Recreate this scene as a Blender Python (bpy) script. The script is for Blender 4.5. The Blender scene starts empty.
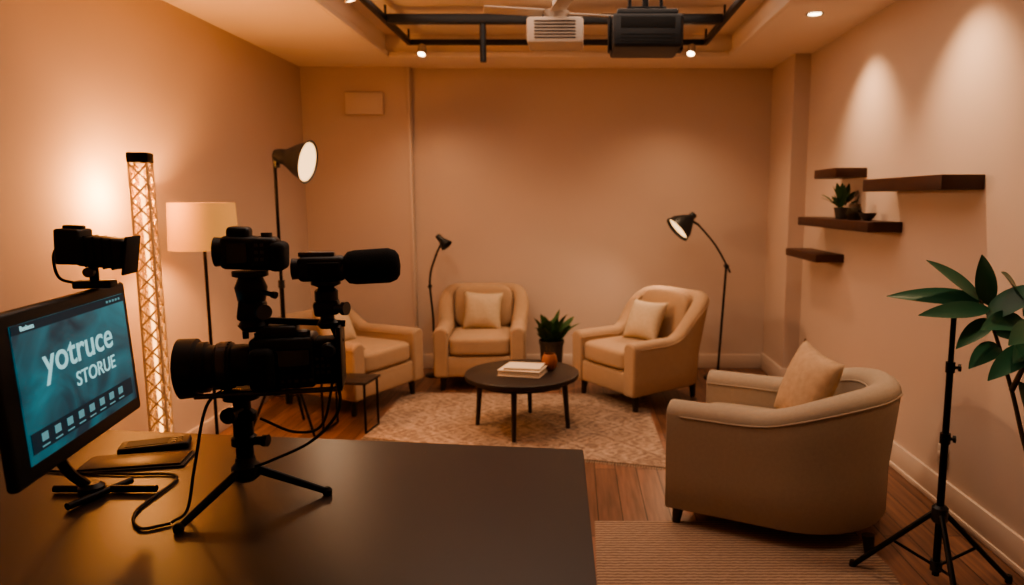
import bpy, bmesh, math, random
from mathutils import Vector, Matrix, Euler
random.seed(7)
scene = bpy.context.scene
COL = scene.collection
try:
    scene.view_settings.view_transform = 'AgX'
    scene.view_settings.look = 'AgX - Medium High Contrast'
except Exception: pass

# ---------------------------------------------------------------- materials
def srgb(r, g, b):
    f = lambda c: ((c/255)/12.92 if c/255 <= .04045 else (((c/255)+.055)/1.055)**2.4)
    return (f(r), f(g), f(b), 1)

def mat(name, col, rough=.6, metal=0, var=.0, scale=8, bump=0, bscale=200, emit=None, estr=0, sheen=0, spec=.5):
    m = bpy.data.materials.new(name); m.use_nodes = True
    nt = m.node_tree; n = nt.nodes; l = nt.links
    p = n['Principled BSDF']
    p.inputs['Base Color'].default_value = col
    p.inputs['Roughness'].default_value = rough
    p.inputs['Metallic'].default_value = metal
    p.inputs['Specular IOR Level'].default_value = spec
    if sheen: p.inputs['Sheen Weight'].default_value = sheen
    tc = n.new('ShaderNodeTexCoord')
    if var:
        t = n.new('ShaderNodeTexNoise'); t.inputs['Scale'].default_value = scale; t.inputs['Detail'].default_value = 4
        l.new(tc.outputs['Object'], t.inputs['Vector'])
        mx = n.new('ShaderNodeMix'); mx.data_type = 'RGBA'
        a = tuple(c*(1-var) for c in col[:3])+(1,); b = tuple(min(1, c*(1+var)) for c in col[:3])+(1,)
        mx.inputs[6].default_value = a; mx.inputs[7].default_value = b
        l.new(t.outputs['Fac'], mx.inputs[0]); l.new(mx.outputs[2], p.inputs['Base Color'])
    if bump:
        t2 = n.new('ShaderNodeTexNoise'); t2.inputs['Scale'].default_value = bscale; t2.inputs['Detail'].default_value = 2
        l.new(tc.outputs['Object'], t2.inputs['Vector'])
        bp = n.new('ShaderNodeBump'); bp.inputs['Strength'].default_value = bump; bp.inputs['Distance'].default_value = .004
        l.new(t2.outputs['Fac'], bp.inputs['Height']); l.new(bp.outputs['Normal'], p.inputs['Normal'])
    if emit:
        p.inputs['Emission Color'].default_value = emit; p.inputs['Emission Strength'].default_value = estr
    return m

M = {}
M['wall'] = mat('wall_paint', srgb(206, 186, 172), .85, var=.03, scale=1.5, bump=.08, bscale=60)
M['ceil'] = mat('ceiling_paint', srgb(246, 230, 214), .9, var=.02, scale=2)
M['trim'] = mat('trim_paint', srgb(212, 194, 180), .6)
M['black'] = mat('black_plastic', srgb(27, 30, 34), .42, var=.1, scale=30, bump=.05, bscale=300)
M['blackm'] = mat('black_metal', srgb(22, 22, 24), .35, metal=.6)
M['rubber'] = mat('black_rubber', srgb(15, 16, 17), .75, bump=.2, bscale=400)
M['gray'] = mat('gray_metal', srgb(95, 95, 98), .35, metal=.8)
M['foam'] = mat('foam', srgb(18, 18, 20), .95, bump=.8, bscale=350)
M['glass'] = mat('lens_glass', srgb(10, 18, 26), .05, spec=1)
M['wood_d'] = mat('dark_walnut', srgb(66, 36, 26), .45, var=.3, scale=14)
M['leg'] = mat('dark_leg', srgb(38, 26, 20), .5)
M['table'] = mat('table_dark', srgb(42, 34, 32), .38, var=.15, scale=10)
M['cream'] = mat('cream_fabric', srgb(176, 148, 121), .9, var=.06, scale=30, bump=.35, bscale=260, sheen=.1)
M['cream2'] = mat('oat_fabric', srgb(172, 157, 140), .92, var=.08, scale=60, bump=.5, bscale=300, sheen=.1)
M['pillow'] = mat('pillow_fabric', srgb(196, 176, 150), .95, var=.12, scale=45, bump=.6, bscale=220)
M['pillow2'] = mat('taupe_pillow', srgb(186, 160, 134), .95, var=.2, scale=30, bump=.6, bscale=220)
M['leaf'] = mat('leaf_dark', srgb(52, 104, 80), .35, var=.35, scale=6)
M['leaf2'] = mat('leaf_green', srgb(52, 86, 46), .5, var=.35, scale=20)
M['stem'] = mat('stem', srgb(76, 62, 42), .7)
M['pot'] = mat('pot_ceramic', srgb(62, 54, 48), .6)
M['terra'] = mat('terracotta', srgb(150, 90, 60), .6, var=.1)
M['soil'] = mat('soil', srgb(30, 20, 14), 1)
M['paper'] = mat('paper', srgb(218, 202, 184), .8)
M['white'] = mat('white_plastic', srgb(200, 186, 172), .5)
M['truss'] = mat('truss_metal', srgb(230, 205, 170), .4, metal=.2)
M['led'] = mat('led_tube', srgb(255, 220, 170), .5, emit=(1, .48, .14, 1), estr=4)
M['bulb'] = mat('bulb_glow', srgb(255, 220, 170), .5, emit=(1, .74, .45, 1), estr=14)
M['softlit'] = mat('lamp_diffuser', srgb(255, 230, 200), .6, emit=(1, .62, .28, 1), estr=2.0)
M['shade'] = mat('lamp_shade', srgb(150, 112, 68), .8, var=.04, scale=30, emit=(1, .42, .11, 1), estr=.52)
M['cable'] = mat('cable_rubber', srgb(15, 14, 14), .55)
M['desk'] = mat('desk_laminate', srgb(54, 45, 42), .36, var=.12, scale=3, bump=.03, bscale=400)

def floor_mat():
    m = bpy.data.materials.new('wood_floor'); m.use_nodes = True
    nt = m.node_tree; n = nt.nodes; l = nt.links; p = n['Principled BSDF']
    tc = n.new('ShaderNodeTexCoord'); mp = n.new('ShaderNodeMapping')
    mp.inputs['Rotation'].default_value = (0, 0, math.radians(90))
    l.new(tc.outputs['Object'], mp.inputs['Vector'])
    br = n.new('ShaderNodeTexBrick'); br.offset = .37
    br.inputs['Color1'].default_value = srgb(138, 100, 82); br.inputs['Color2'].default_value = srgb(106, 76, 62)
    br.inputs['Mortar'].default_value = srgb(54, 36, 28)
    br.inputs['Scale'].default_value = 1; br.inputs['Brick Width'].default_value = 1.3
    br.inputs['Row Height'].default_value = .12; br.inputs['Mortar Size'].default_value = .003
    l.new(mp.outputs[0], br.inputs['Vector'])
    mp2 = n.new('ShaderNodeMapping'); mp2.inputs['Scale'].default_value = (40, 2.5, 1)
    l.new(tc.outputs['Object'], mp2.inputs['Vector'])
    ns = n.new('ShaderNodeTexNoise'); ns.inputs['Scale'].default_value = 1; ns.inputs['Detail'].default_value = 6
    l.new(mp2.outputs[0], ns.inputs['Vector'])
    rp = n.new('ShaderNodeMapRange'); rp.inputs[1].default_value = .3; rp.inputs[2].default_value = .7
    rp.inputs[3].default_value = .62; rp.inputs[4].default_value = 1.3
    l.new(ns.outputs['Fac'], rp.inputs[0])
    mx = n.new('ShaderNodeVectorMath'); mx.operation = 'MULTIPLY'
    l.new(br.outputs['Color'], mx.inputs[0]); l.new(rp.outputs[0], mx.inputs[1])
    l.new(mx.outputs[0], p.inputs['Base Color'])
    p.inputs['Roughness'].default_value = .34
    return m
M['floor'] = floor_mat()

def rug_mat():
    m = bpy.data.materials.new('rug_pattern'); m.use_nodes = True
    nt = m.node_tree; n = nt.nodes; l = nt.links; p = n['Principled BSDF']
    tc = n.new('ShaderNodeTexCoord')
    mp = n.new('ShaderNodeMapping'); mp.inputs['Rotation'].default_value = (0, 0, math.radians(45)); l.new(tc.outputs['Object'], mp.inputs['Vector'])
    v = n.new('ShaderNodeTexVoronoi'); v.feature = 'DISTANCE_TO_EDGE'; v.inputs['Scale'].default_value = 4.2
    v.inputs['Randomness'].default_value = .2
    l.new(mp.outputs[0], v.inputs['Vector'])
    w = n.new('ShaderNodeTexNoise'); w.inputs['Scale'].default_value = 13; w.inputs['Detail'].default_value = 5; w.inputs['Distortion'].default_value = 2.2
    l.new(tc.outputs['Object'], w.inputs['Vector'])
    r1 = n.new('ShaderNodeValToRGB'); r1.color_ramp.elements[0].position = .0; r1.color_ramp.elements[0].color = (.1, .1, .1, 1)
    r1.color_ramp.elements[1].position = .5; r1.color_ramp.elements[1].color = (.3, .3, .3, 1)
    for ps, cc in ((.05, .2), (.08, .9), (.13, .9), (.17, .25), (.28, .25), (.32, .8), (.36, .3)):
        e = r1.color_ramp.elements.new(ps); e.color = (cc, cc, cc, 1)
    l.new(v.outputs['Distance'], r1.inputs[0])
    r2 = n.new('ShaderNodeValToRGB'); r2.color_ramp.elements[0].position = .40; r2.color_ramp.elements[1].position = .6
    l.new(w.outputs['Fac'], r2.inputs[0])
    mu = n.new('ShaderNodeMix'); mu.inputs[0].default_value = .6
    l.new(r1.outputs[0], mu.inputs[2]); l.new(r2.outputs[0], mu.inputs[3])
    mx = n.new('ShaderNodeMix'); mx.data_type = 'RGBA'
    mx.inputs[6].default_value = srgb(122, 102, 90); mx.inputs[7].default_value = srgb(184, 160, 142)
    l.new(mu.outputs[0], mx.inputs[0]); l.new(mx.outputs[2], p.inputs['Base Color'])
    p.inputs['Roughness'].default_value = .95
    ns = n.new('ShaderNodeTexNoise'); ns.inputs['Scale'].default_value = 250; bp = n.new('ShaderNodeBump'); bp.inputs['Strength'].default_value = .5
    bp.inputs['Distance'].default_value = .005
    l.new(tc.outputs['Object'], ns.inputs['Vector']); l.new(ns.outputs['Fac'], bp.inputs['Height']); l.new(bp.outputs['Normal'], p.inputs['Normal'])
    return m
M['rug'] = rug_mat()

def stripe_mat():
    m = bpy.data.materials.new('striped_mat'); m.use_nodes = True
    nt = m.node_tree; n = nt.nodes; l = nt.links; p = n['Principled BSDF']
    tc = n.new('ShaderNodeTexCoord')
    w = n.new('ShaderNodeTexWave'); w.bands_direction = 'Y'; w.inputs['Scale'].default_value = 14; w.inputs['Distortion'].default_value = 2
    w.inputs['Detail Scale'].default_value = 3
    l.new(tc.outputs['Object'], w.inputs['Vector'])
    mx = n.new('ShaderNodeMix'); mx.data_type = 'RGBA'
    mx.inputs[6].default_value = srgb(118, 98, 86); mx.inputs[7].default_value = srgb(168, 146, 130)
    l.new(w.outputs['Fac'], mx.inputs[0]); l.new(mx.outputs[2], p.inputs['Base Color'])
    p.inputs['Roughness'].default_value = .95
    return m
M['stripe'] = stripe_mat()

def screen_mat():
    m = bpy.data.materials.new('screen_image'); m.use_nodes = True
    nt = m.node_tree; n = nt.nodes; l = nt.links; p = n['Principled BSDF']
    tc = n.new('ShaderNodeTexCoord')
    ns = n.new('ShaderNodeTexNoise'); ns.inputs['Scale'].default_value = 5; ns.inputs['Detail'].default_value = 3; ns.inputs['Distortion'].default_value = 1.2
    l.new(tc.outputs['Object'], ns.inputs['Vector'])
    rp = n.new('ShaderNodeValToRGB')
    rp.color_ramp.elements[0].position = .35; rp.color_ramp.elements[0].color = srgb(8, 50, 64)
    rp.color_ramp.elements[1].position = .7; rp.color_ramp.elements[1].color = srgb(28, 126, 138)
    l.new(ns.outputs['Fac'], rp.inputs[0])
    p.inputs['Base Color'].default_value = (.01, .01, .01, 1); p.inputs['Roughness'].default_value = .3
    l.new(rp.outputs[0], p.inputs['Emission Color']); p.inputs['Emission Strength'].default_value = .85
    return m
M['screen'] = screen_mat()
M['scrtext'] = mat('screen_text', srgb(20, 20, 20), .5, emit=srgb(170, 222, 222), estr=.9)
M['scricon'] = mat('screen_icon', srgb(20, 20, 20), .5, emit=srgb(110, 165, 170), estr=.7)
M['scrbar'] = mat('screen_bar', srgb(8, 10, 12), .5, emit=srgb(10, 44, 56), estr=.7)

# ---------------------------------------------------------------- geometry helpers
def finish(bm, name, m, smooth=True, angle=38):
    bmesh.ops.recalc_face_normals(bm, faces=bm.faces)
    if smooth:
        for f in bm.faces: f.smooth = True
        for e in bm.edges:
            if len(e.link_faces) == 2 and e.calc_face_angle(0) > math.radians(angle): e.smooth = False
    me = bpy.data.meshes.new(name); bm.to_mesh(me); bm.free()
    if m: me.materials.append(M[m] if isinstance(m, str) else m)
    o = bpy.data.objects.new(name, me); COL.objects.link(o)
    return o

def addbox(bm, size, loc, rot=(0, 0, 0), bev=0, seg=2):
    b2 = bmesh.new(); bmesh.ops.create_cube(b2, size=1)
    bmesh.ops.scale(b2, vec=size, verts=b2.verts)
    if bev: bmesh.ops.bevel(b2, geom=b2.edges[:], offset=min(bev, min(size)*.48), segments=seg, affect='EDGES', profile=.5)
    bmesh.ops.transform(b2, matrix=Matrix.Translation(loc) @ Euler(rot).to_matrix().to_4x4(), verts=b2.verts)
    t = bpy.data.meshes.new('t'); b2.to_mesh(t); b2.free(); bm.from_mesh(t); bpy.data.meshes.remove(t)

def box(name, size, loc, m, rot=(0, 0, 0), bev=.004, seg=2):
    bm = bmesh.new(); addbox(bm, size, loc, rot, bev, seg)
    return finish(bm, name, m)

def boxes(name, lst, m, bev=0):
    bm = bmesh.new()
    for a in lst:
        addbox(bm, a[0], a[1], a[2] if len(a) > 2 else (0, 0, 0), bev)
    return finish(bm, name, m)

def lo_hi(lo, hi):
    return (tuple(h-l for l, h in zip(lo, hi)), tuple((h+l)/2 for l, h in zip(lo, hi)))

def orient(p, d):
    q = Vector(d).normalized().to_track_quat('Z', 'Y')
    return Matrix.Translation(p) @ q.to_matrix().to_4x4()

def lathe_bm(bm, prof, p=(0, 0, 0), d=(0, 0, 1), seg=32):
    mt = orient(p, d); rings = []
    for r, z in prof:
        if r < 1e-5: rings.append([bm.verts.new(mt @ Vector((0, 0, z)))])
        else: rings.append([bm.verts.new(mt @ Vector((r*math.cos(2*math.pi*i/seg), r*math.sin(2*math.pi*i/seg), z))) for i in range(seg)])
    for a, b in zip(rings, rings[1:]):
        for i in range(seg):
            j = (i+1) % seg
            if len(a) == 1 and len(b) == 1: continue
            if len(a) == 1: bm.faces.new((a[0], b[i], b[j]))
            elif len(b) == 1: bm.faces.new((a[i], a[j], b[0]))
            else: bm.faces.new((a[i], a[j], b[j], b[i]))
    return rings

def lathe(name, prof, m, p=(0, 0, 0), d=(0, 0, 1), seg=32, cap=True):
    if cap:
        prof = list(prof)
        if prof[0][0] > 1e-5: prof = [(0, prof[0][1])]+prof
        if prof[-1][0] > 1e-5: prof = prof+[(0, prof[-1][1])]
    bm = bmesh.new(); lathe_bm(bm, prof, p, d, seg)
    return finish(bm, name, m)

def rods_bm(bm, p1, p2, r1, r2=None, seg=12):
    p1 = Vector(p1); p2 = Vector(p2); r2 = r1 if r2 is None else r2
    L = (p2-p1).length
    lathe_bm(bm, [(0, 0), (r1, 0), (r2, L), (0, L)], p1, p2-p1, seg)

def rod(name, p1, p2, r1, m, r2=None, seg=16):
    bm = bmesh.new(); rods_bm(bm, p1, p2, r1, r2, seg); return finish(bm, name, m)

def rods(name, lst, m, seg=12):
    bm = bmesh.new()
    for a in lst: rods_bm(bm, *a, seg=seg) if len(a) < 5 else rods_bm(bm, *a)
    return finish(bm, name, m)

def cat(pts, n=8):
    P = [Vector(p) for p in pts]; P = [P[0]*2-P[1]]+P+[P[-1]*2-P[-2]]; out = []
    for i in range(1, len(P)-2):
        for k in range(n):
            t = k/n; a, b, c, d = P[i-1], P[i], P[i+1], P[i+2]
            out.append(.5*((2*b)+(c-a)*t+(2*a-5*b+4*c-d)*t*t+(3*b-a-3*c+d)*t**3))
    out.append(P[-2]); return out

def tube_bm(bm, pts, r, seg=8, n=8, r_end=None):
    C = cat(pts, n); up = Vector((0, 0, 1)); rings = []
    t0 = (C[1]-C[0]).normalized()
    nrm = t0.cross(up)
    if nrm.length < .1: nrm = t0.cross(Vector((1, 0, 0)))
    nrm.normalize()
    for i, c in enumerate(C):
        t = (C[min(i+1, len(C)-1)]-C[max(i-1, 0)]).normalized()
        nrm = (nrm-t*nrm.dot(t)).normalized(); b = t.cross(nrm)
        rr = r if r_end is None else r+(r_end-r)*i/(len(C)-1)
        rings.append([bm.verts.new(c+nrm*rr*math.cos(2*math.pi*k/seg)+b*rr*math.sin(2*math.pi*k/seg)) for k in range(seg)])
    for a, b in zip(rings, rings[1:]):
        for i in range(seg):
            j = (i+1) % seg; bm.faces.new((a[i], a[j], b[j], b[i]))
    bm.faces.new(rings[0][::-1]); bm.faces.new(rings[-1])

def tube(name, pts, r, m, seg=8, r_end=None):
    bm = bmesh.new(); tube_bm(bm, pts, r, seg, r_end=r_end); return finish(bm, name, m)

def group(name, loc, rz, parts, scale=1):
    e = bpy.data.objects.new(name, None); COL.objects.link(e)
    e.empty_display_size = .1
    e.location = loc; e.rotation_euler = (0, 0, math.radians(rz)); e.scale = (scale,)*3
    for p in parts: p.parent = e
    return e

def cushion(name, size, loc, m, rot=(0, 0, 0), p=6):
    bm = bmesh.new(); bmesh.ops.create_cube(bm, size=2)
    bmesh.ops.subdivide_edges(bm, edges=bm.edges[:], cuts=11, use_grid_fill=True)
    for v in bm.verts:
        c = v.co; k = (abs(c.x)**p+abs(c.y)**p+abs(c.z)**p)**(1/p)
        v.co = c/k
        bulge = 1+.12*(1-min(1, abs(v.co.x)**2))*(1-min(1, abs(v.co.y)**2)) if abs(v.co.z) > .4 else 1
        v.co.z *= bulge*.92
    mt = Matrix.Translation(loc) @ Euler(rot).to_matrix().to_4x4() @ Matrix.Diagonal((size[0]/2, size[1]/2, size[2]/2, 1))
    bmesh.ops.transform(bm, matrix=mt, verts=bm.verts)
    return finish(bm, name, m, angle=80)

def pillow(name, s, t, loc, m, rot=(0, 0, 0)):
    bm = bmesh.new(); N = 18; g = {}
    for side in (-1, 1):
        for i in range(N+1):
            for j in range(N+1):
                u = -1+2*i/N; v = -1+2*j/N
                if side == 1 and (i in (0, N) or j in (0, N)): g[(1, i, j)] = g[(-1, i, j)]; continue
                th = ((1-abs(u)**2.4)*(1-abs(v)**2.4))**.55
                px = u*(1-.10*(1-v*v)*abs(u)); pz = v*(1-.10*(1-u*u)*abs(v))
                wr = .03*math.sin(7*u+3*v)*th
                g[(side, i, j)] = bm.verts.new((px*s/2, side*t/2*(th+wr), pz*s/2))
    for side in (-1, 1):
        for i in range(N):
            for j in range(N):
                bm.faces.new((g[(side, i, j)], g[(side, i+1, j)], g[(side, i+1, j+1)], g[(side, i, j+1)]))
    bmesh.ops.transform(bm, matrix=Matrix.Translation(loc) @ Euler(rot).to_matrix().to_4x4(), verts=bm.verts)
    return finish(bm, name, m, angle=100)

def leaf_bm(bm, p, d, L, W, droop=1.0, n=9, fold=.25, roll=0):
    p = Vector(p); d = Vector(d).normalized(); rows = []
    for i in range(n+1):
        t = i/n; side = d.cross(Vector((0, 0, 1)))
        if side.length < .05: side = Vector((1, 0, 0))
        side.normalize()
        side = Matrix.Rotation(roll, 3, d) @ side
        up = side.cross(d).normalized()
        w = W/2*max(.02, math.sin(math.pi*min(1, t**.75))**.8) if 0 < t < 1 else .0015
        rows.append((bm.verts.new(p+side*w+up*w*fold), bm.verts.new(p), bm.verts.new(p-side*w+up*w*fold)))
        p = p+d*(L/n); d = (d+Vector((0, 0, -droop/n))).normalized()
    for a, b in zip(rows, rows[1:]):
        bm.faces.new((a[0], a[1], b[1], b[0])); bm.faces.new((a[1], a[2], b[2], b[1]))

# ---------------------------------------------------------------- room
XL, XR, YB, YF, H = -2.39, 1.88, 6.37, -1.3, 2.70
HT = 2.88
s, c = lo_hi((XL-.15, YF-.15, -.1), (XR+.15, YB+.15, 0)); box('floor', s, c, 'floor', bev=0)
s, c = lo_hi((XL-.15, YF-.15, 0), (XL, YB+.15, HT+.1)); box('wall_left', s, c, 'wall', bev=0)
s, c = lo_hi((XR, YF-.15, 0), (XR+.15, YB+.15, HT+.1)); box('wall_right', s, c, 'wall', bev=0)
s, c = lo_hi((XL, YF-.15, 0), (XR, YF, HT+.1)); box('wall_front', s, c, 'wall', bev=0)
boxes('wall_back', [lo_hi((XL, YB, 0), (XR, YB+.15, HT+.1)),
                    lo_hi((XL, YB-.07, 0), (-1.46, YB, H)),
                    lo_hi((1.75, 5.74, 0), (XR, YB, H))], 'wall')
TX0, TX1, TY0, TY1 = -1.53, 1.28, .4, 5.9
boxes('ceiling', [lo_hi((XL-.15, YF-.15, HT), (XR+.15, YB+.15, HT+.1)),
                  lo_hi((XL, YF, H), (TX0, YB, HT)), lo_hi((TX1, YF, H), (XR, YB, HT)),
                  lo_hi((TX0, YF, H), (TX1, TY0, HT)), lo_hi((TX0, TY1, H), (TX1, YB, HT))], 'ceil')
boxes('trim_1', [lo_hi((TX0, TY0, H+.0), (TX0+.025, TY1, H+.04)), lo_hi((TX1-.025, TY0, H), (TX1, TY1, H+.04)),
                 lo_hi((TX0+.025, TY1-.025, H), (TX1-.025, TY1, H+.04))], 'ceil', bev=.004)
boxes('trim_2', [lo_hi((-1.46, YB-.085, 0.12), (-1.435, YB, H))], 'trim', bev=.004)
def baseboard(name, lst): boxes(name, lst, 'trim', bev=.004)
baseboard('baseboard_left', [lo_hi((XL, YF, 0), (XL+.018, YB-.07, .13))])
baseboard('baseboard_back', [lo_hi((XL+.018, YB-.088, 0), (-1.45, YB-.07, .13)), lo_hi((-1.432, YB-.018, 0), (1.75, YB, .13))])
baseboard('baseboard_right', [lo_hi((XR-.018, YF, 0), (XR, 5.74, .15)), lo_hi((XR-.026, YF, 0), (XR, 5.74, .03)),
                              lo_hi((1.732, 5.722, 0), (XR-.018, 5.74, .15)), lo_hi((1.732, 5.74, 0), (1.75, YB-.018, .15))])
group('wall_speaker_box', (-1.83, YB-.07, 2.385), 0, [
    box('housing', (.33, .05, .19), (0, -.025, 0), 'trim', bev=.012, seg=3),
    box('grille', (.28, .006, .14), (0, -.052, 0), 'trim', bev=.002)])
group('wall_outlet', (XR-.018, 3.42, .26), 0, [
    box('plate', (.008, .10, .10), (.013, 0, 0), 'white', bev=.003),
    box('socket_1', (.006, .03, .03), (.008, .022, 0), 'trim', bev=.002),
    box('socket_2', (.006, .03, .03), (.008, -.022, 0), 'trim', bev=.002)])
# recessed downlights in the right-hand soffit (wall washers; frontmost added to light the plant)
for yy in (4.55, 3.40, 2.15):
    group('recessed_downlight', (1.50, yy, H), 0, [
        lathe('ring', [(.055, -.004), (.055, 0), (.04, 0), (.042, -.006)], 'white', seg=28, cap=False),
        lathe('lens', [(.040, -.002)], 'bulb', seg=28) if False else lathe('lens', [(.0, -.001), (.041, -.001), (.041, 0)], 'bulb', seg=28, cap=False)])

# ---------------------------------------------------------------- rugs
def poly_slab(name, pts, z0, z1, m, bev=.003):
    bm = bmesh.new()
    cx = sum(p[0] for p in pts)/len(pts); cy = sum(p[1] for p in pts)/len(pts)
    a = [bm.verts.new((x-cx, y-cy, z0)) for x, y in pts]; b = [bm.verts.new((x-cx, y-cy, z1)) for x, y in pts]
    bm.faces.new(a[::-1]); bm.faces.new(b)
    n = len(pts)
    for i in range(n): bm.faces.new((a[i], a[(i+1) % n], b[(i+1) % n], b[i]))
    bmesh.ops.bevel(bm, geom=bm.edges[:], offset=bev, segments=2, affect='EDGES')
    o = finish(bm, name, m); o.location = (cx, cy, 0); return o
rug = poly_slab('rug_pile', [(-1.385, 4.43), (.56, 3.90), (.56, 5.46), (-1.37, 5.50)], 0, .008, 'rug')
fr = []
A = Vector((-1.385, 4.43, .004)); B = Vector((.56, 3.90, .004)); nrm = Vector((-(B-A).y, (B-A).x, 0)).normalized()*-1
for i in range(130):
    p = A+(B-A)*(i+.5)/130; q = p+nrm*(.03+.008*random.random())+Vector((random.uniform(-.006, .006), 0, -.002))
    fr.append((tuple(p), tuple(q), .0025))
group('area_rug', (0, 0, 0), 0, [rug, rods('fringe', fr, 'cream2', seg=5)])
poly_slab('striped_rug', [(.08, 1.7), (1.20, 1.7), (1.34, 2.8), (1.3, 3.22), (.10, 3.22)], 0, .008, 'stripe')

# ---------------------------------------------------------------- armchairs
def smooth(t):
    t = max(0, min(1, t)); return t*t*(3-2*t)

def armchair(loc, rz, W=.78, Dp=.80, r=.16, ha=.58, hb=.84, th=.12, lean=.22, z0=.12, y0=.0, m='cream', pm='pillow', pil=(0, .08, 0), tuft=True, prot=(0, 0, 0), psize=.4, flare=0, inset=.07):
    a = W/2-th/2; yb = Dp/2-th/2; path = []
    for i in range(9): path.append((Vector((-a, -Dp/2+(yb-r+Dp/2)*i/8, 0)), Vector((-1, 0, 0))))
    for i in range(1, 11):
        an = math.pi-math.pi/2*i/10; dv = Vector((math.cos(an), math.sin(an), 0))
        path.append((Vector((-a+r, yb-r, 0))+dv*r, dv))
    for i in range(1, 7): path.append((Vector((-a+r+(2*a-2*r)*i/7, yb, 0)), Vector((0, 1, 0))))
    for i in range(0, 11):
        an = math.pi/2-math.pi/2*i/10; dv = Vector((math.cos(an), math.sin(an), 0))
        path.append((Vector((a-r, yb-r, 0))+dv*r, dv))
    for i in range(1, 9): path.append((Vector((a, yb-r-(yb-r+Dp/2)*i/8, 0)), Vector((1, 0, 0))))
    bm = bmesh.new(); rings = []
    for P, N in path:
        w = smooth((P.y-y0)/(yb-y0)); h = ha+(hb-ha)*w
        ring = []
        prof = [(th/2-.015, z0), (th/2, z0+.02), (th/2, z0+(h-z0)*.35), (th/2, z0+(h-z0)*.7), (th/2, h-th*.4)]
        for k in range(1, 8):
            an = math.pi*k/8; prof.append((th/2*math.cos(an), h-th*.4+th*.4*math.sin(an)))
        prof += [(-th/2, h-th*.4), (-th/2, z0+(h-z0)*.5), (-th/2, z0)]
        for o, z in prof:
            off = o+lean*w*max(0, z-.3)+flare*(z-z0)*(1-w)
            ring.append(bm.verts.new((P.x+N.x*off, P.y+N.y*off, z)))
        rings.append(ring)
    for A, B in zip(rings, rings[1:]):
        n = len(A)
        for i in range(n): bm.faces.new((A[i], A[(i+1) % n], B[(i+1) % n], B[i]))
    bm.faces.new(rings[0]); bm.faces.new(rings[-1][::-1])
    shell = finish(bm, 'shell', m, angle=60)
    bv = shell.modifiers.new('b', 'BEVEL'); bv.width = .018; bv.segments = 3; bv.limit_method = 'ANGLE'; bv.angle_limit = math.radians(50)
    iw = W-2*th
    parts = [shell]
    for sgn, nm in ((1, 'piping_outer'), (-1, 'piping_inner')):
        pip = []
        for P, N in path[::2]:
            w = smooth((P.y-y0)/(yb-y0)); h = ha+(hb-ha)*w; z = h-th*.42
            off = sgn*(th/2+.001)+lean*w*max(0, z-.3)
            pip.append((P.x+N.x*off, P.y+N.y*off, z))
        pb = bmesh.new(); tube_bm(pb, pip, .0045, seg=6, n=3); parts.append(finish(pb, nm, m))
    parts.append(box('seat_base', (iw+.04, Dp-th, .29-z0), (0, -th/2+.02, (z0+.29)/2), m, bev=.02, seg=3))
    parts.append(cushion('seat_cushion', (iw+.015, Dp-th-.02, .17), (0, -th/2-.005, .37), m, p=8))
    bh = hb-.42
    if hb > .76:
        parts.append(cushion('back_cushion', (iw+.01, .13, bh), (0, yb-th/2-.02+lean*.12, .42+bh/2), m, rot=(-lean*.9, 0, 0), p=5))
        if tuft:
            for ix in (-1, 0, 1):
                for iz in (0, 1):
                    zz = .57+iz*.12
                    parts.append(lathe('button', [(.011, 0), (.008, .008)], 'pillow2', (ix*.12, yb-th/2-.085+lean*(zz-.42), zz), (0, -1, 0), seg=12))
    for i, (sx, sy) in enumerate(((-1, -1), (1, -1), (-1, 1), (1, 1))):
        k = 1 if sy < 0 else max(.7, 1-r*.7)
        x = sx*(W/2-inset)*k; y = sy*(Dp/2-inset-.01)
        parts.append(rod('leg_%d' % (i+1), (x, y, z0+.01), (x*1.02, y*1.02, .001), .028, 'leg', .019))
    parts.append(pillow('throw_pillow', psize, .16, (pil[0], pil[1], .45+psize/2-.02+pil[2]), pm, rot=prot))
    return group('armchair', loc, rz, parts)

RZ = .008
armchair((-.785, 5.90, 0), 3, W=.74, Dp=.72, ha=.53, hb=.81, r=.15, lean=.15, y0=.05, prot=(-.3, .05, 0), pil=(0, .07, 0), psize=.34)
armchair((-1.74, 5.32, RZ), 64, W=.78, Dp=.82, ha=.54, hb=.68, r=.12, lean=.1, y0=.15, prot=(-.45, .0, 0), pil=(-.02, .12, -.02), tuft=False, psize=.34)
armchair((.52, 5.42, RZ), -54, W=.76, Dp=.78, ha=.52, hb=.83, r=.17, lean=.18, y0=.02, prot=(-.5, 0, .2), pil=(0, .05, 0), psize=.34)
armchair((1.04, 3.34, RZ), -117, W=.80, Dp=.95, ha=.595, hb=.725, r=.34, th=.14, lean=.10, y0=-.1, z0=.075, inset=.045, m='cream2', pm='pillow2', tuft=False, prot=(-.35, .12, .62), pil=(-.05, .09, .0), psize=.40)

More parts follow.
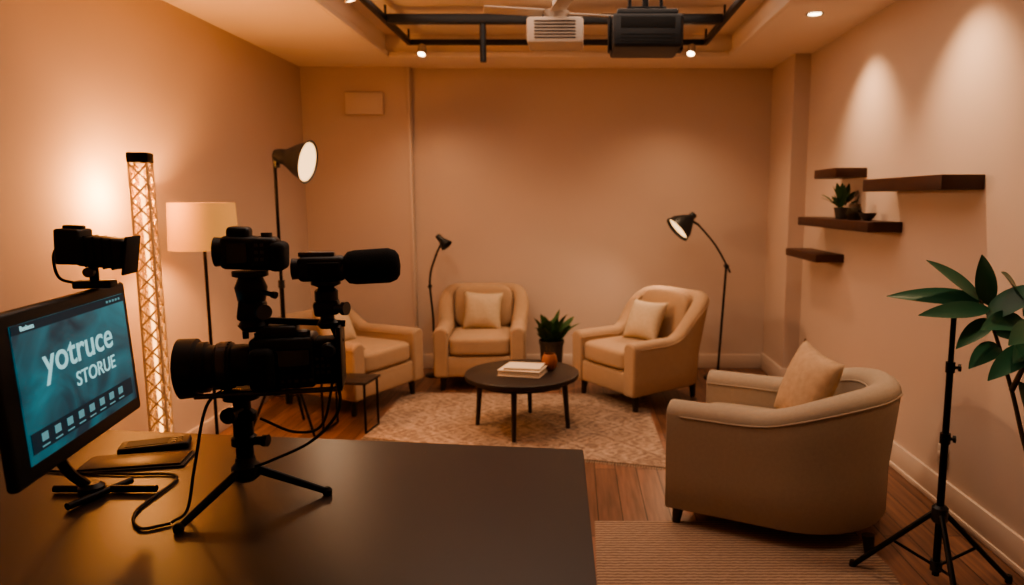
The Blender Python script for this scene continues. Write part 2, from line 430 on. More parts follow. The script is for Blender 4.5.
# ---------------------------------------------------------------- coffee table with books and cup
cx, cy = -.354, 4.65
parts = [lathe('top', [(.365, .345), (.385, .352), (.388, .365), (.385, .38), (.375, .385)], 'table', seg=64),
         lathe('apron', [(.31, .315), (.31, .346)], 'table', seg=48)]
for i, an in enumerate((270, 0, 90, 180)):
    a = math.radians(an-6); parts.append(rod('leg_%d' % (i+1), (.29*math.cos(a), .29*math.sin(a), .33), (.315*math.cos(a), .315*math.sin(a), .001), .020, 'table', .014))
group('coffee_table', (cx, cy, RZ), 0, parts)
ZT = .3935
group('book_stack', (cx+.01, cy-.06, ZT), -14, [
    box('lower_cover', (.29, .20, .006), (0, 0, .003), 'paper', bev=.001), box('lower_pages', (.28, .19, .030), (0, 0, .021), 'white', bev=.001),
    box('lower_top', (.29, .20, .005), (0, 0, .0385), 'paper', bev=.001),
    box('upper_pages', (.24, .165, .012), (.01, .005, .047), 'paper', (0, 0, .08), bev=.001), box('upper_top', (.25, .175, .004), (.01, .005, .055), 'paper', (0, 0, .08), bev=.001)])
group('ceramic_cup', (cx+.185, cy+.06, ZT), 0, [
    lathe('body', [(0, 0), (.028, 0), (.048, .02), (.056, .055), (.050, .09), (.038, .110), (.034, .110), (.045, .088), (.050, .055), (.0, .02)], 'terra', cap=False),
    rods('dried_sprigs', [((0, 0, .04), (.03, .01, .15), .002), ((0, 0, .04), (-.025, .01, .16), .002), ((0, 0, .04), (.0, -.02, .17), .002), ((0, 0, .04), (.01, .03, .16), .002)], 'stem')])

def small_plant(name, loc, pr, ph, L, n, m='leaf2', pm='pot', lw=.3, spread=1.0, seedv=1, dr=(.4, 1.3), emin=.3):
    rnd = random.Random(seedv)
    parts = [lathe('pot', [(0, 0), (pr*.72, 0), (pr, ph), (pr*1.04, ph), (pr*1.04, ph*.93), (pr*.9, ph*.93), (pr*.88, ph*.9), (0, ph*.9)], pm, cap=False),
             lathe('soil', [(pr*.86, ph*.9), (pr*.5, ph*.93)], 'soil')]
    bm = bmesh.new()
    for i in range(n):
        a = rnd.random()*6.283; e = rnd.uniform(emin, 1.45)
        d = Vector((math.cos(a)*math.cos(e)*spread, math.sin(a)*math.cos(e)*spread, math.sin(e)))
        p0 = Vector((math.cos(a)*pr*.3, math.sin(a)*pr*.3, ph*.9))
        ll = L*rnd.uniform(.5, 1)
        leaf_bm(bm, p0+d*ll*.6*rnd.random(), d, ll, ll*lw, droop=rnd.uniform(*dr), n=6, roll=rnd.uniform(-.5, .5))
    parts.append(finish(bm, 'foliage', m, angle=90))
    return group(name, loc, 0, parts)
small_plant('potted_plant', (-.185, 5.66, 0), .10, .41, .21, 52, lw=.42, seedv=3, pm='pot', emin=.75, dr=(.3, 1.1))

# ---------------------------------------------------------------- side table near left chair
group('side_table', (-1.52, 4.62, 0), -8, [
    box('top', (.34, .24, .018), (0, 0, .35), 'table', bev=.004),
    rods('frame', [((-.15, -.10, .345), (-.15, -.10, .01), .008), ((-.15, .10, .345), (-.15, .10, .01), .008),
                   ((.15, -.10, .345), (.15, -.10, .01), .008), ((.15, .10, .345), (.15, .10, .01), .008),
                   ((-.15, -.10, .01), (-.15, .10, .01), .008), ((.15, -.10, .01), (.15, .10, .01), .008)], 'blackm')])

# ---------------------------------------------------------------- lattice truss tower with led core
tp = []
w = .040; Ht = 1.755
L = []
for sx in (-1, 1):
    for sy in (-1, 1): L.append(((sx*w, sy*w, .02), (sx*w, sy*w, Ht), .0065))
n = 19; st = (Ht-.06)/n
for k in range(n):
    z = .03+k*st
    cs = [(-w, -w), (w, -w), (w, w), (-w, w)]
    for i in range(4):
        a = cs[i]; b = cs[(i+1) % 4]
        L.append(((a[0], a[1], z), (b[0], b[1], z+st), .0052)); L.append(((b[0], b[1], z), (a[0], a[1], z+st), .0052))
tp.append(rods('lattice', L, 'truss', seg=8))
tp.append(box('base_plate', (.24, .24, .02), (0, 0, .01), 'blackm'))
tp.append(box('top_cap', (.095, .095, .05), (0, 0, Ht+.0), 'blackm', bev=.006))
tp.append(lathe('led_core', [(.009, .05), (.009, Ht-.05)], 'led', seg=12))
group('truss_tower', (-2.135, 3.5, 0), 14, tp)

# ---------------------------------------------------------------- shaded floor lamp
sh = bmesh.new()
lathe_bm(sh, [(.170, 1.535), (.180, 1.275), (.177, 1.275), (.167, 1.535)], seg=48)
group('floor_lamp', (-2.07, 3.92, 0), 0, [
    finish(sh, 'shade', 'shade'),
    lathe('base', [(.14, 0), (.14, .012), (.03, .025), (.012, .04)], 'blackm', seg=40),
    rod('pole', (0, 0, .02), (0, 0, 1.40), .009, 'blackm'),
    lathe('bulb', [(0, 1.36), (.02, 1.37), (.03, 1.41), (.02, 1.45), (0, 1.455)], 'bulb', cap=False),
    rods('spider', [((-.167, 0, 1.52), (.167, 0, 1.52), .002), ((0, -.167, 1.52), (0, .167, 1.52), .002), ((0, 0, 1.38), (0, 0, 1.52), .004)], 'blackm')])

# ---------------------------------------------------------------- stands
def tripod_base(hub, slide, R, foot, mm='blackm', angs=(90, 210, 330), r=.009):
    l = []
    for a in angs:
        a = math.radians(a); dx, dy = math.cos(a), math.sin(a)
        l.append(((dx*.02, dy*.02, hub), (dx*R, dy*R, .012), r))
        l.append(((dx*.02, dy*.02, slide), (dx*R*.5, dy*R*.5, (hub+.012)/2), r*.6))
    return rods('tripod_legs', l, mm)
fd = Vector((.95, -.06, -.20)).normalized()
hp = Vector((.05, 0, 1.825))
lampparts = [tripod_base(.55, .25, .25, 0), rod('column', (0, 0, .2), (0, 0, 1.0), .014, 'blackm'), rod('riser', (0, 0, 1.0), (0, 0, 1.80), .010, 'blackm'),
    lathe('collar', [(.02, .98), (.02, 1.03)], 'black'), lathe('hub', [(.022, .52), (.022, .58)], 'black'),
    box('yoke', (.03, .05, .09), (0.01, 0, 1.80), 'black', bev=.006),
    lathe('reflector', [(0, -.05), (.035, -.05), (.045, -.02), (.05, .02), (.065, .045), (.10, .10), (.130, .16), (.140, .17), (.136, .173), (.12, .15), (.09, .10), (.04, .05), (0, .04)], 'black', hp, fd, seg=40, cap=False),
    lathe('diffuser', [(0, .150), (.08, .156), (.124, .162), (.124, .166), (.08, .162), (0, .158)], 'softlit', hp, fd, seg=40, cap=False)]
group('studio_light', (-1.915, 4.55, 0), 0, lampparts)

hd = Vector((.5, -.2, -.5)).normalized()
group('reading_lamp', (-1.24, 6.08, 0), 0, [
    lathe('base', [(.08, 0), (.08, .012), (.02, .022)], 'blackm', seg=32),
    tube('arm', [(0, 0, .02), (0, 0, .5), (-.02, 0, .85), (.03, 0, 1.05), (.10, 0, 1.20)], .009, 'blackm'),
    lathe('joint', [(.016, -.02), (.016, .02)], 'black', (-.02, 0, .80), (0, 1, 0)),
    lathe('head', [(0, -.07), (.022, -.07), (.028, -.01), (.056, .055), (.053, .057), (.02, .0), (0, 0)], 'black', (.10, 0, 1.195), hd, cap=False)])
hd = Vector((-.70, -.20, -.60)).normalized()
hp = Vector((-.30, -.03, 1.375))
group('task_floor_lamp', (1.26, 6.0, 0), 0, [
    lathe('base', [(.12, 0), (.12, .012), (.02, .024)], 'blackm', seg=36),
    rod('pole', (0, 0, .02), (.05, 0, .98), .010, 'blackm'),
    lathe('joint', [(.02, -.02), (.02, .02)], 'black', (.05, 0, .985), (0, 1, 0)),
    tube('arm', [(.085, 0, .93), (.05, 0, 1.0), (-.06, -.01, 1.18), (-.20, -.02, 1.34)], .008, 'blackm'),
    rod('link', (-.20, -.02, 1.34), (-.30, -.03, 1.40), .010, 'black'),
    lathe('shade', [(0, -.085), (.028, -.085), (.034, -.04), (.06, -.01), (.105, .06), (.122, .12), (.118, .12), (.10, .062), (.055, 0), (0, -.02)], 'black', hp, hd, seg=40, cap=False),
    lathe('diffuser', [(0, .085), (.108, .09), (.108, .094), (0, .089)], 'softlit', hp, hd, seg=36, cap=False)])

# ---------------------------------------------------------------- wall shelves
def shelf(y0, y1, z, d=.2, t=.045):
    s, c = lo_hi((-d, -(y1-y0)/2, -t/2), (0, (y1-y0)/2, t/2))
    bm = bmesh.new(); addbox(bm, s, c, bev=.003)
    o = finish(bm, 'floating_shelf', 'wood_d'); o.location = (XR, (y0+y1)/2, z); return o
shelf(4.55, 4.96, 1.725, t=.06); shelf(3.24, 4.12, 1.632, t=.068); shelf(4.02, 5.28, 1.395, t=.06); shelf(4.86, 5.55, 1.145, t=.055)
ST = 1.395+.031
small_plant('succulent_plant', (XR-.11, 4.66, ST), .05, .075, .13, 26, lw=.34, seedv=5, emin=.5, dr=(.1, .6))
bm = bmesh.new()
for i in range(10): lathe_bm(bm, [(.036+.005*math.sin(i*.5)*2, i*.010), (.047+.005*math.sin(i*.5)*2, i*.010+.005), (.036, i*.010+.010)], seg=20)
group('woven_basket', (XR-.12, 4.42, ST), 0, [finish(bm, 'weave', 'stem'), lathe('liner', [(.030, 0), (.032, .098)], 'terra'),
      rods('dried_stems', [((0, 0, .05), (.03, .02, .15), .002), ((0, 0, .05), (-.02, .03, .14), .002), ((0, 0, .05), (0, -.04, .14), .002)], 'stem')])
group('small_bowl', (XR-.10, 4.27, ST), 0, [lathe('body', [(0, 0), (.022, 0), (.045, .03), (.05, .045), (.046, .045), (.02, .01), (0, .01)], 'pot', cap=False)])

# ---------------------------------------------------------------- ceiling fittings
ZR = 2.785
tr = []
tr.append(boxes('rails', [lo_hi((-1.32, 1.2, ZR-.02), (-1.285, 5.76, ZR+.02)), lo_hi((1.02, 1.2, ZR-.02), (1.055, 5.76, ZR+.02)),
                 lo_hi((-1.285, 5.725, ZR-.02), (1.02, 5.76, ZR+.02)), lo_hi((-1.285, 5.00, ZR-.03), (1.02, 5.06, ZR+.03))], 'black', bev=.003))
tr.append(rods('hangers', [((x, y, ZR), (x, y, HT), .008) for x in (-1.3, 1.037) for y in (1.5, 3.4, 5.03, 5.72)], 'black'))
tr.append(rod('drop_rod', (-.63, 5.03, 2.50), (-.63, 5.03, ZR), .022, 'black'))
heads = [(-1.20, 5.74, -.03, -.5), (.93, 5.74, -.2, -.6), (-1.30, 4.2, .3, .2), (1.037, 4.1, .5, 0), (1.037, 3.0, .5, 0), (-1.3, 2.8, .2, .4)]
for i, (x, y, dx, dy) in enumerate(heads):
    d = Vector((dx, dy, -1)).normalized(); p = Vector((x, y, ZR-.045))
    tr.append(lathe('track_head_%d' % (i+1), [(0, -.02), (.03, -.02), (.034, .0), (.034, .06), (.03, .06), (.028, .045), (0, .045)], 'white' if i < 3 else 'black', p, d, seg=24, cap=False))
    tr.append(lathe('track_bulb_%d' % (i+1), [(0, .05), (.027, .052), (.027, .055), (0, .053)], 'bulb', p, d, seg=24, cap=False))
group('track_lighting', (0, 0, 0), 0, tr)

fp = [boxes('motor_box', [((.36, .28, .16), (0, 0, -.13))], 'white', bev=.02),
      boxes('vent_slats', [((.26, .006, .008), (0, -.142, -.08-.02*k)) for k in range(6)], 'pot'),
      lathe('canopy', [(.09, .01), (.06, -.03), (.05, -.06)], 'white'),
      rod('down_rod', (0, 0, -.05), (0, 0, .13), .02, 'white')]
for k in range(4):
    a = math.radians(k*90+12)
    fp.append(box('blade_%d' % (k+1), (.38, .11, .008), (math.cos(a)*.27, math.sin(a)*.27, .0), 'white', (.15, 0, a), bev=.003))
group('ceiling_fan', (-.12, 4.72, 2.745), 0, fp)

group('ceiling_projector', (.41, 4.2, 2.485), 0, [
    box('body', (.39, .34, .18), (0, 0, .0), 'black', bev=.018, seg=3),
    box('top_cover', (.34, .30, .04), (0, 0, .10), 'black', bev=.012),
    boxes('vents', [((.004, .2, .012), (-.197, 0, -.05+.024*k)) for k in range(5)]+[((.30, .004, .006), (0, -.171, -.06+.018*k)) for k in range(3)], 'rubber'),
    box('front_panel', (.30, .008, .06), (0, -.170, .04), 'rubber', bev=.003),
    box('bracket_plate', (.22, .16, .014), (0, 0, .14), 'blackm'),
    rods('bracket', [((-.09, 0, .14), (-.09, 0, .395), .010), ((.09, 0, .14), (.09, 0, .395), .010), ((0, 0, .14), (0, 0, .395), .018)], 'blackm'),
    boxes('side_arms', [((.018, .10, .19), (-.205, 0, .01)), ((.018, .10, .19), (.205, 0, .01))], 'blackm', bev=.005)])

# ---------------------------------------------------------------- desk
DZ = .75
bm = bmesh.new()
pts = [(.03, 2.18), (-2.1, 2.43), (-2.1, .75), (.062, .75)]
a = [bm.verts.new((x, y, DZ-.035)) for x, y in pts]; b = [bm.verts.new((x, y, DZ)) for x, y in pts]
bm.faces.new(a); bm.faces.new(b)
for i in range(4): bm.faces.new((a[i], a[(i+1) % 4], b[(i+1) % 4], b[i]))
bmesh.ops.bevel(bm, geom=bm.edges[:], offset=.003, segments=2, affect='EDGES')
dt = finish(bm, 'desktop', 'desk')
group('desk', (0, 0, 0), 0, [dt,
    boxes('end_panels', [((.03, 1.2, DZ-.035), (-.02, 1.45, (DZ-.035)/2)), ((.03, 1.3, DZ-.035), (-2.05, 1.55, (DZ-.035)/2))], 'desk', bev=.003),
    boxes('back_panel', [((2.0, .02, .45), (-1.03, 2.05, DZ-.26))], 'desk', bev=.002)])

# ---------------------------------------------------------------- monitor on desk
def text(name, body, size, loc, m, sx=1):
    cu = bpy.data.curves.new(name, 'FONT'); cu.body = body; cu.size = size; cu.extrude = .0006; cu.offset = size*.008
    o = bpy.data.objects.new(name, cu); COL.objects.link(o)
    dg = bpy.context.evaluated_depsgraph_get()
    me = bpy.data.meshes.new_from_object(o.evaluated_get(dg)); bpy.data.objects.remove(o)
    me.transform(Matrix.Translation(loc) @ Matrix.Rotation(math.radians(90), 4, 'X') @ Matrix.Diagonal((sx, 1, 1, 1)))
    me.materials.append(M[m])
    o = bpy.data.objects.new(name, me); COL.objects.link(o); return o
W2, H2 = .63, .375
tilt = math.radians(-3)
panel = [box('bezel', (W2, .026, H2), (0, 0, 0), 'black', bev=.010, seg=3),
         box('screen', (W2-.085, .004, H2-.07), (0.012, -.0135, .004), 'screen', bev=0),
         box('menu_bar', (W2-.085, .002, .02), (0.012, -.0162, .146), 'scrbar', bev=0),
         box('dock', (W2-.12, .002, .045), (.005, -.0162, -.105), 'scrbar', bev=0),
         text('title_text', 'yotruce', .096, (-.160, -.0165, .026), 'scrtext', 1.15),
         text('subtitle_text', 'STORUE', .050, (-.03, -.0165, -.032), 'scrtext', 1.15),
         text('menu_text', 'Business', .016, (-.23, -.0178, .141), 'scrtext', 1),
         boxes('icons', [((.024, .002, .018), (-.2+.055*k, -.0178, -.100)) for k in range(8)]+[((.030, .002, .003), (-.2+.055*k, -.0178, -.120)) for k in range(8)]+
               [((.008, .002, .006), (.18+.018*k, -.0178, .146)) for k in range(5)], 'scricon'),
         box('rear_housing', (.36, .03, .22), (0, .025, 0), 'black', bev=.012)]
for o in panel:
    o.data.transform(Matrix.Translation((0, 0, .380)) @ Matrix.Rotation(tilt, 4, 'X'))
stand = [tube('stand_neck', [(.0, .05, .34), (.04, .09, .22), (.10, .09, .10), (.14, .06, .03)], .013, 'blackm'),
         rods('stand_feet', [((.185, .162, .012), (.130, -.113, .012), .010), ((.05, .07, .012), (.21, -.02, .012), .010)], 'blackm'),
         lathe('stand_hub', [(.032, 0), (.032, .025), (.02, .035)], 'black', (.14, .05, .004))]
group('computer_monitor', (-1.235, 1.69, DZ), 101.3, panel+stand)

DV = Vector((-1.268, 1.84, 1.322))
group('video_light', DV, 12, [
    box('body', (.12, .085, .085), (.035, 0, .100), 'black', (0, .10, 0), bev=.01, seg=3),
    box('rear_block', (.065, .09, .10), (-.045, 0, .118), 'black', (0, .04, 0), bev=.008, seg=3),
    box('barn_door', (.008, .10, .11), (.10, 0, .09), 'rubber', (0, .15, 0), bev=.003),
    boxes('ribs', [((.006, .09, .088), (.0+.022*k, 0, .104-.003*k)) for k in range(4)], 'rubber', bev=.001),
    box('top_rail', (.05, .03, .010), (-.04, 0, .172), 'blackm', (0, .04, 0)),
    rod('mount_post', (0, 0, .0), (0, 0, .07), .012, 'blackm'),
    box('clamp', (.10, .05, .022), (0, 0, .008), 'black', bev=.005),
    lathe('knob', [(.014, 0), (.014, .018)], 'gray', (0, -.02, .045), (0, -1, 0), seg=16),
    tube('cable', [(-.07, -.02, .13), (-.085, -.03, .09), (-.08, -.02, .03), (-.04, 0, .01)], .004, 'cable')], scale=.92)

# ---------------------------------------------------------------- camera rig on tabletop tripod
RW = (-.88, 1.80); RR = 13
def w2l(x, y, z):
    a = math.radians(-RR); dx, dy = x, y
    return (dx*math.cos(a)-dy*math.sin(a), dx*math.sin(a)+dy*math.cos(a), z)
g = []
feet = [w2l(-.080, -.19, .010), w2l(.205, .028, .010), w2l(-.10, .15, .010)]
l = []
for f in feet:
    h = (f[0]*.12, f[1]*.12, .085)
    l.append((h, f, .0125, .009))
g.append(rods('tripod_legs', l, 'blackm'))
for i, f in enumerate(feet):
    g.append(lathe('tripod_foot_%d' % (i+1), [(.012, -.008), (.013, .004), (.006, .012)], 'rubber', f, (0, 0, 1), seg=16))
g += [lathe('tripod_hub', [(.024, .055), (.036, .065), (.036, .095), (.026, .105), (.024, .12)], 'black'),
      lathe('column', [(.022, .10), (.022, .15), (.032, .155), (.032, .175), (.025, .18), (.025, .215), (.036, .222), (.036, .24), (.022, .25), (.022, .275), (.045, .28), (.045, .295)], 'blackm'),
      lathe('ball_clamp_knob', [(.012, .02), (.012, .05), (.016, .052), (.016, .066)], 'black', (0, 0, .165), (1, -.3, 0), seg=16),
      lathe('tilt_knob', [(.01, .0), (.01, .045), (.02, .047), (.02, .062)], 'black', (0, -.02, .255), (-.3, -1, 0), seg=20),
      box('quick_release_plate', (.15, .07, .015), (.03, 0, .298), 'blackm', bev=.004),
      lathe('lens_barrel', [(.050, 0), (.054, .02), (.054, .045), (.060, .048), (.060, .085), (.056, .088), (.056, .105), (.066, .11), (.066, .128), (.076, .133), (.078, .175), (.073, .177), (.066, .15), (.05, .14), (0, .138)], 'black', (.035, 0, .372), (-1, 0, -.03), seg=48),
      lathe('front_glass', [(0, .145), (.03, .143), (.058, .139)], 'glass', (.035, 0, .372), (-1, 0, -.03), seg=36, cap=False),
      lathe('focus_ring', [(.0605, .055), (.063, .057), (.063, .078), (.0605, .080)], 'gray', (.035, 0, .372), (-1, 0, -.03), seg=48),
      boxes('focus_gear', [((.022, .006, .006), (-.03, .0575*math.cos(k*.26), .372+.0575*math.sin(k*.26)), (0, 0, 0)) for k in range(24)], 'rubber'),
      rods('lens_support', [((-.10, -.045, .302), (.26, -.045, .302), .007), ((-.10, .045, .302), (.26, .045, .302), .007)], 'gray'),
      box('body', (.16, .115, .135), (.115, 0, .378), 'black', bev=.012, seg=3),
      box('viewfinder_hump', (.10, .07, .035), (.10, 0, .455), 'black', bev=.01, seg=3),
      box('battery', (.07, .095, .115), (.220, .0, .375), 'rubber', bev=.01, seg=3),
      box('hand_grip', (.06, .05, .11), (.07, -.075, .37), 'rubber', bev=.018, seg=4),
      box('side_screen', (.09, .012, .065), (.14, -.064, .385), 'glass', bev=.003),
      boxes('buttons', [((.010, .006, .008), (.095+.018*k, -.060, .333)) for k in range(6)]+[((.008, .006, .008), (.2+.014*k, -.05, .35+.018*j)) for k in range(3) for j in range(3)], 'gray', bev=.001),
      lathe('dial_1', [(.018, 0), (.018, .012), (.014, .014)], 'gray', (.165, -.02, .446), (0, 0, 1), seg=24),
      lathe('dial_2', [(.013, 0), (.013, .012)], 'black', (.06, -.03, .446), (0, 0, 1), seg=24),
      lathe('side_knob', [(.02, 0), (.02, .02), (.015, .026)], 'black', (.23, -.047, .41), (0, -1, 0), seg=24),
      rods('top_handle', [((.02, 0, .44), (.02, 0, .49), .008), ((.02, 0, .49), (.27, 0, .47), .009), ((.25, 0, .43), (.25, 0, .475), .008)], 'blackm'),
      box('right_cage', (.012, .12, .17), (.256, 0, .385), 'blackm', bev=.004),
      lathe('neck', [(.026, .46), (.038, .475), (.028, .49), (.024, .53), (.034, .54), (.040, .575), (.030, .60), (.044, .605), (.044, .617)], 'black', (.04, 0, 0)),
      box('neck_block', (.065, .05, .06), (.04, -.005, .515), 'black', (0, .15, 0), bev=.01),
      lathe('neck_knob', [(.016, 0), (.016, .025), (.02, .028), (.02, .036)], 'gray', (.06, -.02, .515), (.6, -1, 0), seg=20),
      lathe('neck_lever', [(.007, 0), (.006, .05), (.009, .055), (.009, .065)], 'black', (.05, -.02, .57), (.9, -.4, -.2), seg=14),
      box('upper_camera_body', (.135, .08, .085), (.045, 0, .665), 'black', (0, .05, 0), bev=.014, seg=4),
      box('upper_camera_hump', (.055, .06, .035), (.02, 0, .715), 'black', (0, .05, 0), bev=.012, seg=4),
      box('upper_camera_screen', (.05, .01, .055), (.02, -.043, .665), 'glass', bev=.003),
      lathe('upper_camera_lens', [(.036, 0), (.038, .025), (.032, .027), (.026, .02), (0, .018)], 'black', (-.015, 0, .668), (-1, 0, 0)),
      box('upper_camera_grip', (.04, .10, .075), (.112, 0, .655), 'rubber', (0, .05, 0), bev=.015, seg=4),
      lathe('upper_camera_dial', [(.014, 0), (.014, .01)], 'gray', (.085, 0, .706), (0, 0, 1), seg=20),
      boxes('upper_camera_buttons', [((.008, .004, .008), (.065+.014*k, -.042, .65+.018*j)) for k in range(2) for j in range(3)], 'gray'),
      lathe('arm_neck', [(.02, .46), (.030, .475), (.018, .485), (.018, .53), (.030, .535), (.030, .56), (.020, .57), (.038, .578), (.038, .588)], 'black', (.225, 0, 0)),
      box('arm_block', (.065, .05, .04), (.225, 0, .515), 'black', (0, -.1, 0), bev=.008),
      lathe('arm_knob', [(.012, 0), (.012, .03), (.018, .032), (.018, .044)], 'gray', (.24, -.01, .515), (.9, -.5, 0), seg=20),
      rods('arm_bracket', [((.225, 0, .50), (.256, 0, .42), .01)], 'blackm'),
      box('camcorder_body', (.12, .06, .066), (.218, 0, .620), 'black', bev=.014, seg=4),
      lathe('camcorder_lens', [(.027, 0), (.028, .02), (.02, .022), (0, .015)], 'black', (.163, 0, .620), (-1, 0, 0), seg=28),
      box('camcorder_flap', (.08, .008, .04), (.225, -.034, .618), 'rubber', bev=.003),
      box('camcorder_rail', (.09, .025, .012), (.205, 0, .658), 'gray', bev=.003),
      lathe('microphone_foam', [(0, 0), (.030, .002), (.042, .012), (.046, .03), (.047, .10), (.047, .118), (.040, .136), (.027, .145), (0, .148)], 'foam', (.272, 0, .620), (1, 0, .04), seg=36, cap=False),
      lathe('mic_collar', [(.03, -.01), (.03, .008)], 'gray', (.272, 0, .620), (1, 0, .04)),
      tube('cable_1', [(.25, -.05, .33), (.25, -.07, .25), (.18, -.06, .17), (.08, -.04, .12), (.03, -.03, .10)], .004, 'cable'),
      tube('cable_2', [(.24, -.05, .34), (.21, -.08, .22), (.14, -.07, .20), (.05, -.03, .23)], .0035, 'cable'),
      tube('cable_3', [(-.03, .02, .31), (-.08, -.02, .27), (-.11, -.05, .12), (-.125, -.08, .02), (-.15, -.12, .006)], .004, 'cable')]
group('camera_rig', (RW[0], RW[1], DZ), RR, g)

# ---------------------------------------------------------------- desk clutter
group('remote_control', (-1.36, 2.19, DZ), 22, [
    box('body', (.20, .085, .022), (0, 0, .011), 'black', bev=.006, seg=3),
    box('face', (.12, .06, .002), (-.02, 0, .0225), 'pot', bev=0),
    boxes('keys', [((.012, .010, .003), (.055+.018*i, -.02+.02*j, .023)) for i in range(2) for j in range(3)], 'gray')])
group('notebook', (-1.34, 2.06, DZ), 12, [
    box('cover', (.30, .13, .006), (0, 0, .003), 'pot', bev=.002), box('pages', (.28, .115, .006), (0, 0, .009), 'table', bev=.002)])
tube('desk_cable', [(-1.00, 1.645, DZ+.005), (-1.06, 1.62, DZ+.005), (-1.13, 1.72, DZ+.005), (-1.15, 1.94, DZ+.005), (-1.30, 1.96, DZ+.005), (-1.46, 1.97, DZ+.005), (-1.62, 2.0, DZ+.005)], .004, 'cable')

# ---------------------------------------------------------------- light stand foreground right
cxs, cys = 1.43, 2.60
def fl(x, y): return (x-cxs, y-cys)
sp = []
l = []
for (fx, fy) in (fl(1.185, 2.80), fl(1.775, 2.68), fl(1.36, 2.26)):
    l.append(((fx*.05, fy*.05, .34), (fx, fy, .012), .011))
    l.append(((fx*.05, fy*.05, .12), (fx*.5, fy*.5, .17), .006))
    sp.append(lathe('foot', [(.013, -.012), (.015, 0), (.012, .02)], 'rubber', (fx, fy, .012), (0, 0, 1), seg=14))
sp.append(rods('legs', l, 'blackm'))
sp += [lathe('column', [(.014, .08), (.014, .62), (.019, .62), (.019, .66), (.0125, .66), (.0125, .90), (.017, .90), (.017, .94), (.010, .94), (.010, 1.12), (.015, 1.12), (.015, 1.15), (.007, 1.155), (.007, 1.19)], 'blackm', seg=20),
       lathe('hub', [(.024, .30), (.030, .31), (.030, .36), (.02, .37)], 'black', seg=20), lathe('lower_hub', [(.022, .10), (.022, .14)], 'black', seg=20),
       lathe('clamp_knob_1', [(.006, 0), (.006, .025), (.014, .027), (.014, .036)], 'black', (0, 0, .64), (1, -.4, 0), seg=14),
       lathe('clamp_knob_2', [(.006, 0), (.006, .025), (.014, .027), (.014, .036)], 'black', (0, 0, .92), (1, -.4, 0), seg=14)]
group('light_stand', (cxs, cys, .0), 0, sp)

# ---------------------------------------------------------------- tall plant at right (world coords relative to pot)
PX, PY = 1.715, 2.20
def R(x, y, z): return (x-PX, y-PY, z)
bm = bmesh.new(); bl = bmesh.new()
stems = [[R(PX, PY, .30), R(1.60, 2.34, .62), R(1.555, 2.42, .88), R(1.50, 2.47, 1.10), R(1.46, 2.50, 1.20)],
         [R(PX+.01, PY, .30), R(1.66, 2.36, .7), R(1.62, 2.42, 1.0), R(1.60, 2.46, 1.20)],
         [R(1.555, 2.42, .88), R(1.56, 2.36, 1.0), R(1.58, 2.32, 1.10)]]
for st_ in stems: tube_bm(bm, st_, .010, r_end=.005)
lv = [
    (R(1.48, 2.50, 1.190), (-1, .10, .10), .34, .070, .15, -.9), (R(1.48, 2.46, 1.165), (-1, -.10, .0), .27, .065, .15, -1.0),
    (R(1.47, 2.50, 1.19), (-.80, -.1, .60), .27, .070, .15, -.9), (R(1.50, 2.49, 1.17), (-.25, -.1, .9), .20, .08, .3, 1.2),
    (R(1.50, 2.47, 1.12), (-.75, -.2, -.25), .18, .065, .6, -.9), (R(1.47, 2.46, 1.13), (.45, -.3, .6), .24, .095, .8, .9),
    (R(1.50, 2.47, 1.08), (.6, -.3, .15), .22, .09, .8, .9), (R(1.52, 2.45, 1.03), (-.7, -.3, -.05), .17, .07, .8, -.8),
    (R(1.60, 2.46, 1.16), (-.45, -.3, .6), .24, .095, .5, -.9), (R(1.60, 2.46, 1.14), (.5, -.2, .6), .24, .10, .6, .9),
    (R(1.61, 2.44, 1.10), (-.8, -.3, .35), .24, .09, .8, -.8), (R(1.62, 2.42, 1.02), (-.6, -.5, .3), .20, .085, 1.0, -.8),
    (R(1.58, 2.32, 1.10), (-.5, -.3, .2), .22, .09, .9, -.8), (R(1.57, 2.34, 1.05), (-.8, -.1, -.3), .20, .08, .6, -.9),
    (R(1.58, 2.32, 1.08), (.5, .2, .4), .2, .09, 1.0, .8), (R(1.56, 2.38, .98), (.5, -.2, -.3), .24, .09, .7, .9),
    (R(1.56, 2.40, .92), (.3, .0, -.7), .22, .08, .4, .9), (R(1.62, 2.42, .95), (.2, -.3, -.9), .2, .08, .2, .9)]
for p, d, L_, W_, dr, ro in lv: leaf_bm(bl, p, d, L_, W_, dr, n=10, roll=ro)
group('potted_rubber_plant', (PX, PY, 0), 0, [
    lathe('pot', [(0, 0), (.11, 0), (.15, .30), (.155, .33), (.14, .33), (.135, .29), (0, .29)], 'pot', cap=False, seg=40),
    lathe('soil', [(.133, .29), (.1, .30)], 'soil'), finish(bm, 'stems', 'stem'), finish(bl, 'leaves', 'leaf', angle=90)])

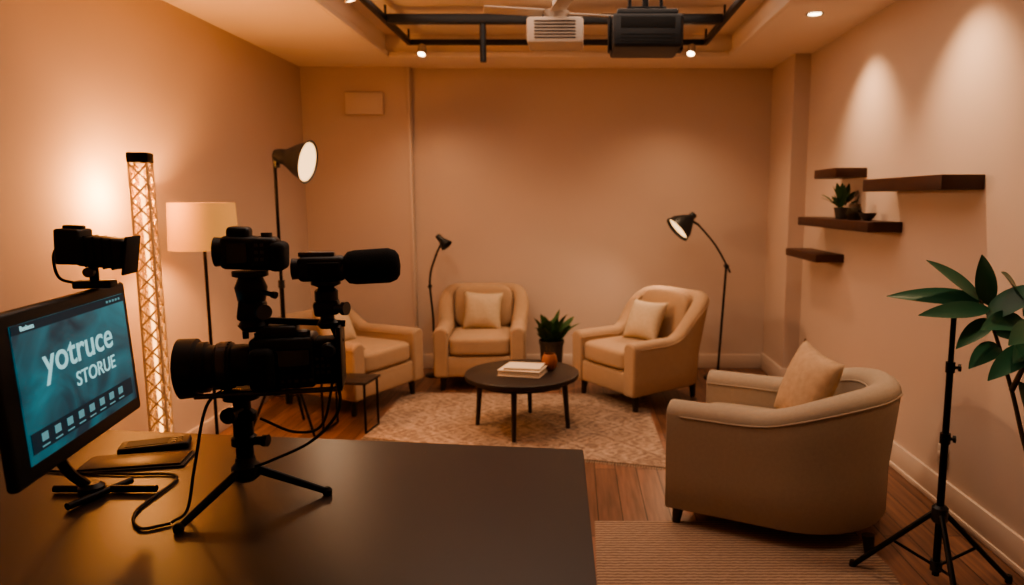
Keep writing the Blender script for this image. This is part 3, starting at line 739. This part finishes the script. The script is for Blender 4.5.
# ---------------------------------------------------------------- lights
def light(kind, name, loc, power, col, target=None, radius=.05, spot=None, blend=.6, size=None):
    d = bpy.data.lights.new(name, kind); d.energy = power; d.color = col
    if kind in ('POINT', 'SPOT'): d.shadow_soft_size = radius
    if kind == 'SPOT': d.spot_size = math.radians(spot); d.spot_blend = blend
    if kind == 'AREA':
        d.shape = 'RECTANGLE'; d.size, d.size_y = size
    o = bpy.data.objects.new(name, d); COL.objects.link(o); o.location = loc
    if target is not None: o.rotation_euler = (Vector(target)-Vector(loc)).to_track_quat('-Z', 'Y').to_euler()
    return o
WARM = (1, .65, .39); WARM2 = (1, .44, .13)
light('POINT', 'floor_lamp_light', (-2.07, 3.92, 1.41), 66, WARM2, radius=.05)
light('POINT', 'truss_light', (-2.24, 3.56, 1.58), 24, WARM2, radius=.05)
light('SPOT', 'studio_light_beam', (-1.68, 4.53, 1.79), 68, WARM, target=(0, 4.2, .9), radius=.1, spot=125, blend=.8)
light('SPOT', 'task_lamp_beam', (.86, 5.93, 1.28), 24, WARM, target=(.3, 5.7, .7), radius=.08, spot=125, blend=.8)
for i, (x, y, tx, ty, pw) in enumerate([(-1.2, 5.70, -1.0, 5.6, 34), (.93, 5.70, .7, 5.5, 42), (-1.3, 4.2, -.8, 4.8, 36), (0, 5.03, -.2, 4.8, 50)]):
    light('SPOT', 'track_spot_%d' % i, (x, y, 2.66), pw, WARM, target=(tx, ty, 0), radius=.06, spot=125, blend=1)
light('SPOT', 'wall_wash_1', (1.50, 4.55, 2.66), 56, WARM, target=(1.86, 4.55, 1.6), radius=.03, spot=88, blend=1)
light('SPOT', 'wall_wash_2', (1.50, 3.40, 2.66), 56, WARM, target=(1.86, 3.40, 1.6), radius=.03, spot=88, blend=1)
light('SPOT', 'added_plant_fill', (1.50, 2.15, 2.66), 34, WARM, target=(1.60, 2.25, 1.2), radius=.03, spot=80, blend=1)  # added fill spot, brightens the plant leaves and nearby wall
light('AREA', 'tray_light', (-.12, 3.3, 2.87), 34, (1, .78, .62), target=(-.12, 3.3, 0), size=(2.2, 3.2))

w = bpy.data.worlds.new('World'); scene.world = w; w.use_nodes = True
w.node_tree.nodes['Background'].inputs[0].default_value = (.02, .022, .025, 1)

cam = bpy.data.cameras.new('Camera'); co = bpy.data.objects.new('Camera', cam); COL.objects.link(co)
cam.sensor_width = 36; cam.lens = 700/1024*36; cam.shift_x = -62/1024
co.location = (0, 0, 1.55); co.rotation_euler = (math.radians(90-7.53), 0, 0)
cam.clip_start = .05
cam.dof.use_dof = True; cam.dof.focus_distance = 2.1; cam.dof.aperture_fstop = 2.4
scene.camera = co
